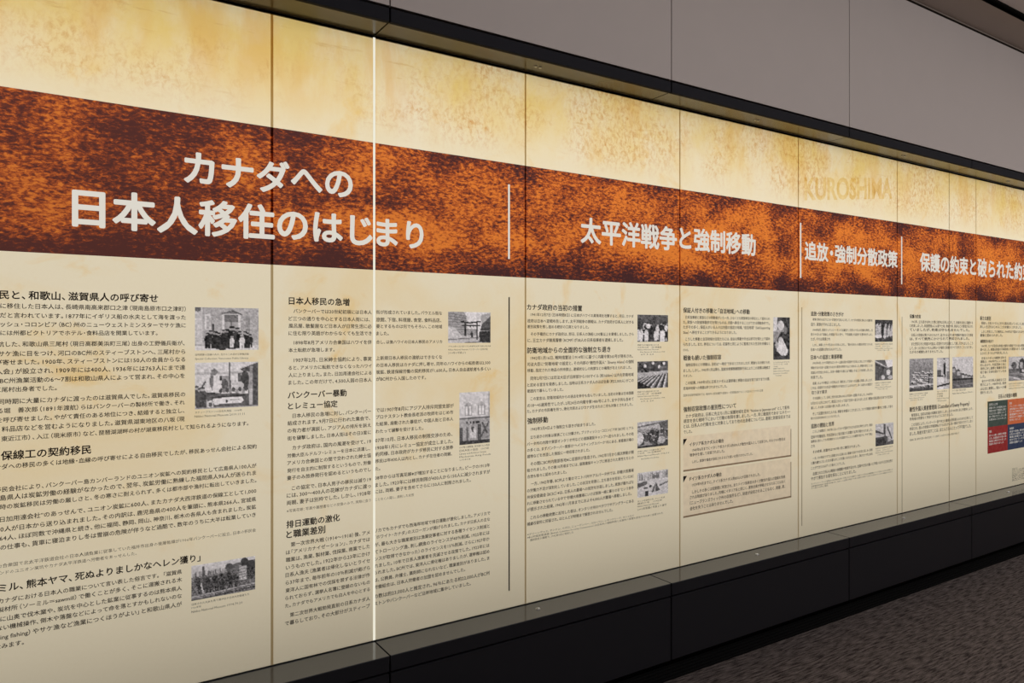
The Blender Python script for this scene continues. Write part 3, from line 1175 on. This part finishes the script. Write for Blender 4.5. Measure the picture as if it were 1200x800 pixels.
para('B', ('1907年2月、日米紳士協約により、事実', 344.2, 422.0, RB), ('ると、アメリカに転航できなくなったハワイ', 338, 431.0, RB), ('人に上りました。また、日加用達会社による', 338, 439.6, RB), ('ました。この年だけで、4,500人弱の日本人', 337.8, 448.4, RB))
para('C', ('上新規日本人移民の渡航はできなくな', 440.8, 419.6, 518), ('の日本人移民はカナダに押し寄せ、同年のハワイからの転航者は2,500', 440.8, 428.0, 574.4), ('炭鉱、鉄道保線労働の契約移民が1,600人。日本人自由渡航者も多くい', 440.8, 436.0, 574.6), ('がBC州から入国したのです。', 440.8, 444.2, 499))
head('B', ('バンクーバー暴動', 337.4, 463.2, 406), ('とレミュー協定', 337.6, 476.0, 395.4))
RB = 434.6
para('B', ('日本人移民の急増に対し、バンクーバー', 342.8, 487.2, RB), ('結成されます。9月7日に行われた集会で、', 337, 496.0, RB - 1), ('の有力者が演説し、アジア人の排斥を訴え', 337, 504.8, RB), ('街を襲撃しました。日本人街はその日3度に', 336.8, 513.8, RB))
para('C', ('では1907年8月にアジア人排斥同盟支部が', 440.6, 480.6, 531.6), ('プロテスタント教会長老派の牧師をはじめ市', 440.6, 488.7, 531), ('た結果、扇動された暴徒が、中国人街と日本人', 440.4, 497.0, 531), ('わたって襲撃を受けました。', 440.2, 505.6, 496))
para('B', ('カナダ政府は、国内の風潮を受けて、19', 342.6, 524.6, RB), ('労働大臣ルドルフ・レミューを日本に派遣し、', 336.6, 534.0, RB - 1), ('アメリカ合衆国との間で交わされた紳士協', 336.6, 542.6, RB), ('発行を自主的に制限するというもので、労働', 336.6, 551.6, RB), ('妻子のみ旅券発行を認めるというものでし', 336.4, 560.2, RB))
para('C', ('07年10月、日本人移民の制限交渉のため、', 439.8, 516.0, 530), ('1908年1月にレミュー協定が成立しました。', 440, 524.8, 530.6), ('約同様、日本政府がカナダ移民に対する旅券', 440, 532.4, 531), ('移民は年400人以内とし、カナダ在住者の両親、', 439.8, 540.5, 529.6), ('た。', 439.8, 549.2, 445.5))
para('B', ('この協定で、日本人男子の移民は減り19', 342, 572.0, RB), ('には、300〜400人の花嫁がカナダに渡っ', 336, 580.8, RB), ('両親、妻子は別枠でした。しかし、1928年', 336, 589.4, RB))
para('C', ('08年からは写真花嫁※が増加することになりました。ピークの1913年', 439.4, 560.0, 574), ('ました。1923年には移民制限が400人から150人に減少されますが', 439.4, 568.4, 574.2), ('には、両親、妻子を含めてさらに150人に制限されました。', 439.4, 576.2, 551.6))
small('B', 'footnote', ('※写真花嫁：写真や履歴書などの交換のみで、実際に会う', 336, 598.8, RB))
small('C', 'footnote', ('ことなく入籍し、渡航した女性', 439.4, 585.4, 485))
head('B', ('排日運動の激化', 335.8, 614.8, 398), ('と職業差別', 335.6, 626.6, 381))
RB = 433.4
para('B', ('第一次世界大戦（1914〜1918）後、アメ', 340.8, 638.0, RB), ('は「アメリカナイゼーション」、カナダでは', 335.2, 647.4, RB), ('職業は、漁業、製材業、伐採業、商業でした', 335, 656.2, RB), ('いうものでした。1922年から23年にかけ', 335, 665.2, RB),
     ('日系人漁夫（漁業者は帰化しないとライセ', 334.6, 674.0, RB), ('ら37年まで、毎年前年の10％削減が掲げら', 334.8, 683.0, RB), ('東洋人に国有林での伐採を禁ずる法律が作', 334.6, 692.0, RB), ('られておらず、選挙人名簿に登録のないもの', 334.4, 701.0, RB), ('た。カナダでもアメリカでも白人を中心とする', 334.2, 710.0, RB))
para('C', ('リカでもカナダでも西海岸地域で排日運動が激化しました。アメリカで', 439, 621.8, 574.2), ('「ホワイト・カナダ」のスローガンが掲げられました。カナダ日系人の主な', 439, 629.6, 574), ('が、最も大きな職業差別は漁業従事者に対する各種ライセンス制減と', 439, 638.4, 573.6), ('てトローリング漁、刺し網漁のライセンスが40％削減。1925年には', 439, 646.8, 573.6),
     ('ンスが取得できなかった）のライセンスを15％削減。さらに1927年か', 439, 655.0, 573.4), ('れました。10年で日系人漁業者を洗滅させる政策でした。1923年には', 438.8, 663.2, 573.4), ('られました。BC州では、東洋人に帰化権はありましたが、選挙権は認め', 438.6, 671.2, 573.4), ('は、公務員、弁護士、薬剤師になれないなど、職業差別がありました。ま', 438.4, 679.8, 573.4), ('労働組合は、日本人労働者の加盟を認めませんでした。', 438.4, 688.2, 545))
para('B', ('第二次世界大戦勃発直前の日系カナダ人', 339.8, 720.4, RB), ('で暮らしており、その大部分がスティーブ', 334, 730.6, RB))
para('C', ('の数は約23,000人と推定され、96％にあたる約22,000人がBC州', 438.4, 699.0, 573.4), ('ストンやバンクーバーなど沿岸地域に集中していました。', 438.4, 707.4, 551.6))
small('C', 'caption', ('パウエル街の入口に設けられた天皇即位を祝う鳥居と日本人街', 525.2, 405.8, 575), ('Nikkei National Museum バンクーバー日本人街', 525.2, 409.6, 571.5), ('2010年の写真より', 525.2, 413.4, 546))
small('C', 'caption', ('1907年の暴動後、窓を破られた商店', 538.4, 524.4, 573.6), ('日本人街の商店　1907年', 538.4, 528.2, 573.0), ('Library and Archives Canada', 538.4, 531.8, 569.5), ('Mackenzie King Fonds', 538.4, 535.4, 575), ('C-014118', 538.4, 538.8, 551))

# ---- panel D
R = 742.4
head('D', ('カナダ政府の当初の措置', 617.6, 359.7, 682))
para('D', ('1941年12月7日（日本時間8日）に日本がハワイの真珠湾を攻撃すると、同日、カナダ', 621.8, 368.4, R), ('政府は日本へ宣戦布告します。太平洋戦争の開戦は、カナダ政府が日系人に対する', 618, 375.9, R), ('差別政策を推し進める絶好の口実となりました。', 618, 382.6, 690))
para('D', ('その予備的にカナダ政府は、即日、日系人の漁船1,200隻以上を拿捕しました。さら', 621.8, 391.4, R), ('に、王立カナダ騎馬警察（RCMP）が38人の日系指導者を逮捕しました。', 618, 398.8, 730))
head('D', ('防衛地域からの全面的な強制立ち退き', 617.8, 410.7, 715.2))
para('D', ('1942年1月16日、戦時措置法（1914年）に基づく内閣令第365号が発布され、', 621.8, 419.6, 741.6), ('司法大臣に“防衛地域”の設定と、その内部の“敵性外国人”（Enemy Aliens）の強制', 618, 426.9, R), ('移動、指定された物品の所持禁止、逮捕状なしの拘禁などの権限が与えられました。', 618, 434.2, 740))
para('D', ('同年2月7日には司法大臣が沿岸部から100マイル（約160km）以内を防衛地域', 621.6, 443.4, R), ('と定める宣言を発表しました。当時は日系カナダ人のほぼ全員（約22,000人）がこの', 618, 451.2, R), ('範囲内で暮らしていました。', 618, 458.3, 660))
para('D', ('この宣言は、防衛地域内からの退去を命令も含んでいました。当初の対象は日本国籍', 621.6, 467.2, R), ('の18〜45歳男性でしたが、2月24日の内閣令第1486号により、女や子供も含めて', 618, 475.2, R), ('た。カナダの市民権を持つ、帰化市民およびカナダ生まれの二世も対象とされました。', 617.6, 482.0, 741.5))
head('D', ('強制移動', 618, 493.4, 642))
para('D', ('1942年3月4日より強制立ち退きが始まりました。', 622, 502.9, 697.5))
para('D', ('立ち退きの対象は家族ごとに分離され、ブリティッシュ・コロンビア州（BC州）とアル', 621.4, 512.3, R), ('バータ州の内陸や東部オンタリオ州などの道路建設キャンプへ送られました。その他', 617.6, 520.4, R), ('の多くは、まずバンクーバー東部の“ヘイスティングスパーク”内にある、家畜展示場の', 617.8, 527.7, R), ('建物などを改造した施設に一時収容されました。', 617.8, 534.9, 691))
para('D', ('その間にBC州内陸部各地※に収容所が急造され、1942年7月から順次移動が開', 621.6, 543.6, R), ('始されました。その後10月頃までには、道路建設キャンプに移送された男性たちとの', 617.6, 551.2, R), ('合流も徐々に認められました。', 617.8, 558.6, 664))
para('D', ('一方、1942年春、BC州より東のマニトバ州やアルバータ州では、砂糖大根農場', 622, 567.0, R), ('の労働力不足が深刻化していました。この状況を背景に、立ち退きを担当していたBC', 617.6, 575.1, R), ('州保安委員会（BCSC）※は、日系人の農場への就労を計画しました。家族が離ればな', 617.6, 582.7, R), ('れに移動させられている中で“砂糖大根農場にいけば家族一緒に暮らせる”という条件', 617.6, 590.1, R), ('が提示された結果、1942年11月末までにおよそ4,000人が農場へ移動しました。', 617.8, 597.3, 740))
para('D', ('これらの移動政策に反対した者は、オンタリオ州のペタワワやアングラーにある', 621.6, 606.6, R), ('捕虜収容所に抑留され、ほとんどが終戦まで解放されませんでした。', 617.6, 614.2, 718))
small('D', 'footnote', ('※グリーンウッド、サンドン、カズロ、ニューデンバー、スローカン、レモンクリーク、タシメなど', 617.8, 626.3, 743), ('※BC州保安委員会（British Columbia Security Commission）は日系人の強制移動と収容所の管理を担当するために設置された', 617.8, 629.8, 777), ('連邦政府の機関で、1942年3月に発足した', 621, 632.8, 672))
DC = [('拿捕された漁船を前に立つ人', 747, 404.3, 772), ('1941年12月　UBC図書館', 747, 407.0, 775), ('Nikkei National Museum', 747, 409.6, 772), ('Alex Eastwood Collection 1994', 750, 412.4, 779), ('69.3.20', 751, 415.2, 766)]
small('D', 'caption', *DC)
small('D', 'caption', *[(a, b, c + 55.0, d) for a, b, c, d in DC])
small('D', 'caption', ('内陸へ向かう列車を待つ人々', 747, 529.2, 779), ('1942年　UBC図書館蔵', 747, 531.6, 774.5), ('Nikkei National Museum 1994.69.4', 747, 534.6, 784), ('Alex Eastwood Collection', 751, 537.6, 772))
small('D', 'caption', ('タシメ収容所の冬、テント生活', 747, 587.6, 779), ('最初の冬　1942年', 747, 590.4, 776), ('Nikkei National Museum', 747, 593.4, 772), ('2001年寄贈の写真より複写', 747, 597.0, 781))

# ---- panel E
R = 902.2
head('E', ('保証人付きの移動と「自活地域」への移動', 800.6, 363.4, 878.4))
para('E', ('日系指導者と家族などの移動者がいた一方、少なくとも家族単位の移住として認められ', 803.2, 371.6, R), ('た。家族への財産移動許可を得たものは、内陸へ移住することができる移動条件でし', 800.6, 377.4, R), ('たがその多く、保証人がいる人々は内陸の指定の地域、“自活地域”（Self-Supporting', 800.6, 383.2, R), ('Sites）へ移住することができるようになりました。', 800.6, 389.4, 863))
para('E', ('こうした移動と自活地域の住民たちには、自由な移動や外出は許可を得た上で認め', 803.2, 397.3, R), ('られました。また、移住については、収容所と同じように監視された生活を余儀なく', 800.6, 403.5, R), ('された。', 800.6, 410.0, 807))
head('E', ('戦後も続いた強制収容', 800.8, 419.5, 845))
para('E', ('強制収容などの移動は、当初は“一時的”であるとされましたが、戦後もなお続けられ', 803.4, 427.6, R), ('ました。しかし、1945年1月以降も、国家非常事態権限移行法によりこの政策は継続さ', 800.8, 434.3, R), ('れました。', 800.8, 440.3, 811))
para('E', ('この結果、1949年3月に日系カナダ人は選挙権と移動の自由を取り戻すまでの間、', 803.4, 448.8, R), ('西海岸地域への帰還は許されませんでした。', 800.8, 455.2, 852))
small('E', 'footnote', ('国家非常事態権限移行法：戦時中の緊急権限を戦後も一定期間延長することを定めたカナダの法律', 800.8, 463.4, 894))
head('E', ('強制収容政策の差別性について', 801, 479.8, 862.4))
para('E', ('カナダ政府は、日系に先立ち1月に保護地域を定め “Notice to Japanese and” として配布', 803.6, 487.6, 925), ('規定を含む戦時下において行動の制限を課しました。一方、同じ敵国民である“エネミー・', 801, 493.6, 926), ('とは、日系人の行動を主に対象としており他の出身者については、逮捕と財産没収までは', 801, 499.6, 926), ('でした。', 801, 506.2, 811))


def framed(panel, x0, x1, yt, yb):
    a, b = sx(x0), sx(x1)
    zt, zb = sz(x0, yt), sz(x0, yb)
    quad(panel, 'text_box', [(a, zb), (b, zb), (b, zt), (a, zt)], 'box', y=D - .0003, label='greyish framed text box')
    e = 0.006
    quad(panel, 'box_edge', [(a, zb - e), (b + e, zb - e), (b + e, zb + e * .4), (a, zb + e * .4)], 'boxline', y=D - .0005, label='dark lower edge')
    quad(panel, 'box_edge', [(b, zb), (b + e, zb), (b + e, zt - .02), (b, zt - .02)], 'boxline', y=D - .00045, label='dark right edge')
    t = 0.026
    z2 = zt - 0.012
    quad(panel, 'corner_mark', [(a, z2 - t * 1.2), (a + t, z2), (a, z2)], 'ink', y=D - .0006, label='small black corner triangle')


framed('E', 800.6, 926.4, 511.5, 551.3)
framed('E', 800.6, 926.4, 555.0, 605.4)
head('E', ('イタリア系カナダ人の場合', 808, 520.8, 848))
para('E', ('1940年6月までにイタリア系カナダ人約600人が敵性外国人として収容され、そのうちの数名は', 811, 527.4, 920), ('戦争中を通して収容されました。', 808.4, 533.2, 849), ('しかし、家族や資産が没収されるなどの扱いは受けませんでした。', 811, 541.0, 882))
head('E', ('ドイツ系カナダ人の場合', 808, 561.2, 845.6))
para('E', ('1939年9月までに、ドイツ系カナダ人約850人が収容されました。', 811, 568.2, 891), ('しかしその多くは短期間に釈放され、またドイツ系移民の多くが敵性外国人の登録を免除', 811, 576.4, 920), ('される制度がありました。同様にイタリア系と同じく、家族全員が移動させられることはなく', 808.4, 582.9, 920), ('（ニューブランズウィック州の収容所など）、財産が没収されることもなく、財産、家、', 808.4, 589.4, 920), ('会社を失うことはありませんでした。', 808.4, 596.0, 859))
small('E', 'caption', ('父と別れる子ども', 906.2, 424.6, 925), ('バンクーバー駅　1942年', 906.2, 427.0, 923), ('UBC図書館蔵', 906.2, 429.6, 911.5), ('収容所へ向かう人々', 906.2, 432.0, 919), ('Nikkei National Museum', 906.2, 434.8, 925), ('Japanese Canadian', 906.2, 437.4, 923), ('Photograph', 909, 439.8, 915.5))

# ---- panel F
R = 1022.4
head('F', ('追放・分散政策のさきがけ', 950.2, 367.4, 988.4))
para('F', ('戦争が終わるまでにカナダ政府が日系人に対して、カナダの東部に移るかの選択を', 952.4, 374.2, R), ('迫り、家族がそれに応じました。', 950.2, 379.9, 985))
para('F', ('1944年8月、首相マッケンジー・キングは議会で、日系カナダ人の分散を表明し、日', 952.4, 386.5, R), ('系カナダ人の「忠誠心」を調査すると述べ、「不忠誠者」を追放する意向を示しまし', 950.2, 391.8, R), ('たが、それは実施され', 950.2, 397.2, 973))
para('F', ('しかし、実際にカナダ生まれの日系人に対し、「東か日本か」の選択が突きつけられ', 952.4, 404.2, R), ('日本への送還を求めるものでした。', 950.2, 409.6, 986))
head('F', ('日本への追放と東部移動', 950.2, 418.7, 987))
para('F', ('1945年4月、カナダ政府はロッキー山脈以西の収容所で日系人に対しカナダ東部へ', 952.4, 425.4, R), ('移動するか日本へ送還されるかの意思を表明するよう求めました。移動を拒むことは', 950.2, 431.0, R), ('忠誠心の欠如とみなし、日本へ移動する者には「補助」することを約束しました。', 950.2, 436.6, R), ('約束でした。', 950.2, 442.2, 964))
para('F', ('結果、およそ半数近くの日系人が、署名をして日本への送還に同意しましたが、', 952.4, 449.2, R), ('これは、収容所での生活や移動先の不安などによるもので、多くは自らの意思で', 950.2, 454.7, R), ('取り消す要求', 951, 460.1, 969))
para('F', ('その結果として、日系二世を含む約4,000人が日本へ送還されました。1946年の', 952.4, 466.8, R), ('5月から12月にかけて、数回にわたって船で日本へ送られましたが、戦後の混乱期の日本での生活は', 950.2, 472.6, 1046), ('厳しく、その多くは言葉の壁にも苦しみました。', 950.4, 478.0, 995))
para('F', ('そして送還を免れた人々は、移動を余儀なくされました。カナダ東部の都市や農村に分散して移り', 952.2, 485.0, 1046), ('新たな生活を始めることとなりました。', 950.2, 490.3, 984))
head('F', ('追放の開始と世界', 950.4, 499.4, 977.4))
para('F', ('こうした政策が、1947年になってカナダ国内で大きな反対の声が上がり、教会', 952.4, 505.8, R), ('団体や労働組合、市民団体など各方面から非難する声が寄せられました。', 950.4, 512.3, R), ('国際法に照らしても市民権をもつ人々を追放することには疑問が呈され、やがて廃止', 950.4, 517.4, R), ('され', 950.4, 522.8, 955))
para('F', ('その結果、送還令は1947年1月に撤回されました。', 952.4, 529.6, 1008))
para('F', ('一方、その時点ですでに送還された日系人は、戦後の日本での生活に苦しみ、家族', 952.4, 537.2, R), ('と離れ離れになったまま暮らすことを強いられた人も多く、再びカナダに戻る', 950.4, 542.7, R), ('ことができたのはずっと後のことでした。', 950.4, 548.6, 990))
para('F', ('送還された日系人は戦後の食糧難や物資不足の中、言葉や文化の違いに戸惑いながら生活を続け', 952.4, 555.2, 1046), ('やがて帰加する道を探ることになりました。', 950.4, 561.0, 1003))
small('F', 'footnote', ('マッケンジー・キング首相は1944年8月4日の下院における演説で、日系カナダ人の分散政策について初めて公式に表明した', 950.4, 567.0, 1046), ('忠誠審査委員会の設置が計画され、日本への送還を希望する者と東部に移動する者とを区別するための調査が行われた', 950.6, 569.8, 1046), ('その後1947年に撤回', 950.6, 572.2, 970))
FC = [('収容所から出発を待つ日系人', 1025.4, 403.2, 1046), ('1946年　スローカン', 1025.6, 405.8, 1043), ('Nikkei National Museum', 1025.4, 408.2, 1046), ('1996.178.1.33', 1028, 410.4, 1042)]
small('F', 'caption', *FC)
small('F', 'caption', *[(a, b, c + 45.6, d - 2) for a, b, c, d in FC])
small('F', 'caption', *[(a, b + .6, c + 122.5, d) for a, b, c, d in FC])

# ---- panel G
R = 1140
head('G', ('保護の約束', 1066, 370.6, 1079))
para('G', ('1942年、立ち退きを命じた際に政府は日系人に対して、財産を安全に保護する', 1068, 376.9, R), ('と約束しました。財産管理人には家や土地、漁船や車、家具などの管理が任され', 1066, 381.5, R), ('ていましたが、約束は守られませんでした。', 1066, 386.2, 1136))
para('G', ('日系人の財産は預けられたもので、返されるはずの家や農場や漁船などの資産', 1068, 392.5, R), ('は、すべて競売にかけられて売却されました。', 1066, 397.0, 1136))
para('G', ('また売却された財産の代金は、収容所での生活費として差し引かれました。こう', 1068, 403.0, R), ('して、多くの日系カナダ人は帰るべき場所と財産のすべてを失うことになりまし', 1066, 408.0, R), ('たがその補償もありませんでした。', 1066, 412.5, 1105))
head('G', ('敵性外国人資産管理局（Custodian of Enemy Property）', 1066, 479.8, 1136))
para('G', ('管理局は、当初は財産の保護を目的としましたが1943年1月に内閣令により、', 1068, 486.5, R), ('所有者の同意なく売却できるようになりました。', 1066, 491.2, 1117))
para('G', ('この決定により、バンクーバー島や本土の農地は退役軍人のための土地として', 1068, 497.7, R), ('売却され、個人の財産は市場価格よりもはるかに安い値段で処分されてしまい', 1066, 502.6, R), ('ました。財産を取り戻すことは、ほとんどの人にとって不可能でした。', 1066, 508.3, 1138))
small('G', 'footnote', ('国務省に属し敵性外国人の資産を管理していた部局で、1942年から日系人の資産を管理した', 1066, 515.6, 1124))
small('G', 'caption', ('拿捕された日系人の漁船', 1065.6, 462.0, 1087), ('フレーザー川　1942年', 1065.6, 464.4, 1085), ('Nikkei National Museum', 1065.6, 466.8, 1083), ('2010.4.10', 1067, 469.0, 1081))
small('G', 'caption', ('セール中の', 1098, 458.8, 1110), ('日系人所有', 1098, 461.6, 1105), ('の店舗', 1098, 464.4, 1104.5), ('Nikkei National', 1098, 467.0, 1112), ('Museum', 1099, 469.6, 1109))
small('G', 'caption', ('メイン島の日系人の家々', 1116, 457.6, 1132), ('Nikkei National Museum 1994.69.1', 1116, 461.0, 1140))

# ---- panel H
head('H', ('新たな差別', 1148.6, 372.8, 1161))
para('H', ('戦後も、日系カナダ人に対する差別は残っていました。財産を失った日系人は東部の町で', 1150, 378.5, 1224), ('新しい生活をはじめることを余儀なくされました。', 1148.6, 382.8, 1197))
para('H', ('しかし市民としての権利は、1949年まで認められませんでした。日系人の選挙権は', 1150, 388.5, 1224), ('最後に認められました。', 1148.6, 392.8, 1175))
head('H', ('補償要求の始まり', 1148.8, 399.9, 1164))
para('H', ('1947年、カナダ政府は財産の損失を調査するための委員会を設け、日系人の損失額を', 1150, 405.5, 1224), ('調べました。補償は財産の市場価格との差額のみで、収容や強制移動に対しての補償は', 1148.8, 409.7, 1224), ('なされず、多くの人が不満を残しました。', 1148.8, 414.0, 1181))
R = 1179
para('H', ('日系カナダ人の補償を求める', 1150.4, 419.8, R), ('運動は、1980年代に入り全国', 1148.8, 423.8, R), ('的に広がり、市民団体と共に', 1148.8, 427.9, R), ('政府に対し謝罪と補償を求め', 1148.8, 432.0, R), ('粘り強く交渉を続けていきま', 1148.8, 436.2, R), ('した。', 1148.8, 441.2, 1155))
para('H', ('全カナダ日系人協会などの', 1150.4, 446.5, R), ('努力により、1988年9月、政府', 1148.8, 450.9, R), ('は公式に謝罪し、個人への補', 1148.8, 455.7, R), ('償を行いました。', 1148.8, 460.1, 1163))
head('H', ('日系人の財産の種類', 1170, 464.6, 1191.5))
small('H', 'caption', ('売却された日系人の住宅', 1182, 449.8, 1203), ('バンクーバー　1943年', 1182, 452.4, 1206), ('Nikkei National Museum', 1182, 455.0, 1204))
bx0, bxm, bx1 = sx(1157.2), sx(1180.8), sx(1206.5)
bt, bb = sz(1157.2, 470.4), sz(1157.2, 531.6)
bml, bmr = sz(1157.2, 500.6), sz(1181, 497.5)
for nm, pts, mt, lb in (('table_cell', [(bx0, bml), (bxm, bml), (bxm, bt), (bx0, bt)], 'green', 'dark green cell'),
                        ('table_cell', [(bxm, bmr), (bx1, bmr), (bx1, bt), (bxm, bt)], 'orange', 'orange cell'),
                        ('table_cell', [(bx0, bb), (bxm, bb), (bxm, bml), (bx0, bml)], 'crimson', 'dark red cell'),
                        ('table_cell', [(bxm, bb), (bx1, bb), (bx1, bmr), (bxm, bmr)], 'navy', 'navy blue cell')):
    quad('H', nm, pts, mt, label=lb)
ls = [('住宅と土地', 1159, 474.2, 1169), ('家屋の多くは市街地にあり', 1159, 478.2, 1179), ('家具も含めて管理人に預け', 1159, 481.6, 1179), ('られたまま、競売によって', 1159, 485.0, 1179), ('安く売却されてしまい、帰', 1159, 488.4, 1179), ('る家はなくなりました', 1159, 491.8, 1179)]
text(PN['H'], 'table_text', ls, 'pale', 0.006, 1, D - .0008)
text(PN['H'], 'table_text', [('農場', 1183, 472.6, 1185.6), ('フレーザー河谷の農場は', 1183, 476.2, 1205), ('退役軍人の入植地として', 1183, 479.4, 1205), ('まとめて売却されました', 1183, 482.6, 1205), ('果樹園やいちご畑など', 1183, 485.8, 1205), ('長年かけて開墾した土地', 1183, 489.0, 1205), ('を失いました', 1183, 492.2, 1196)], 'pale', 0.006, 1, D - .0008)
text(PN['H'], 'table_text', [('漁船', 1159, 505.8, 1162), ('約1,200隻の漁船が拿捕', 1159, 510.4, 1179), ('され、缶詰会社や他の漁', 1159, 513.8, 1179), ('業者に売却されました', 1159, 517.2, 1179), ('漁具も失われました', 1159, 520.6, 1176)], 'pale', 0.006, 1, D - .0008)
text(PN['H'], 'table_text', [('事業所', 1183, 502.2, 1188), ('商店や旅館、製材所など', 1183, 505.8, 1205), ('日系人が経営した多くの', 1183, 509.0, 1205), ('事業は閉鎖され、資産は', 1183, 512.2, 1205), ('処分されていきました', 1183, 515.4, 1205), ('再開は困難でした', 1183, 518.8, 1198)], 'pale', 0.006, 1, D - .0008)
small('H', 'credits', ('協力', 1186, 549.4, 1192), ('日系カナダ人博物館', 1186, 551.4, 1203), ('全カナダ日系人協会', 1186, 553.4, 1203), ('日系文化センター', 1186, 555.4, 1202), ('図書館・公文書館', 1186, 557.4, 1202), ('監修と資料提供', 1186, 559.4, 1201), ('企画と制作', 1186, 561.4, 1199), ('展示協力の皆様', 1186, 563.2, 1200))

flush_text()
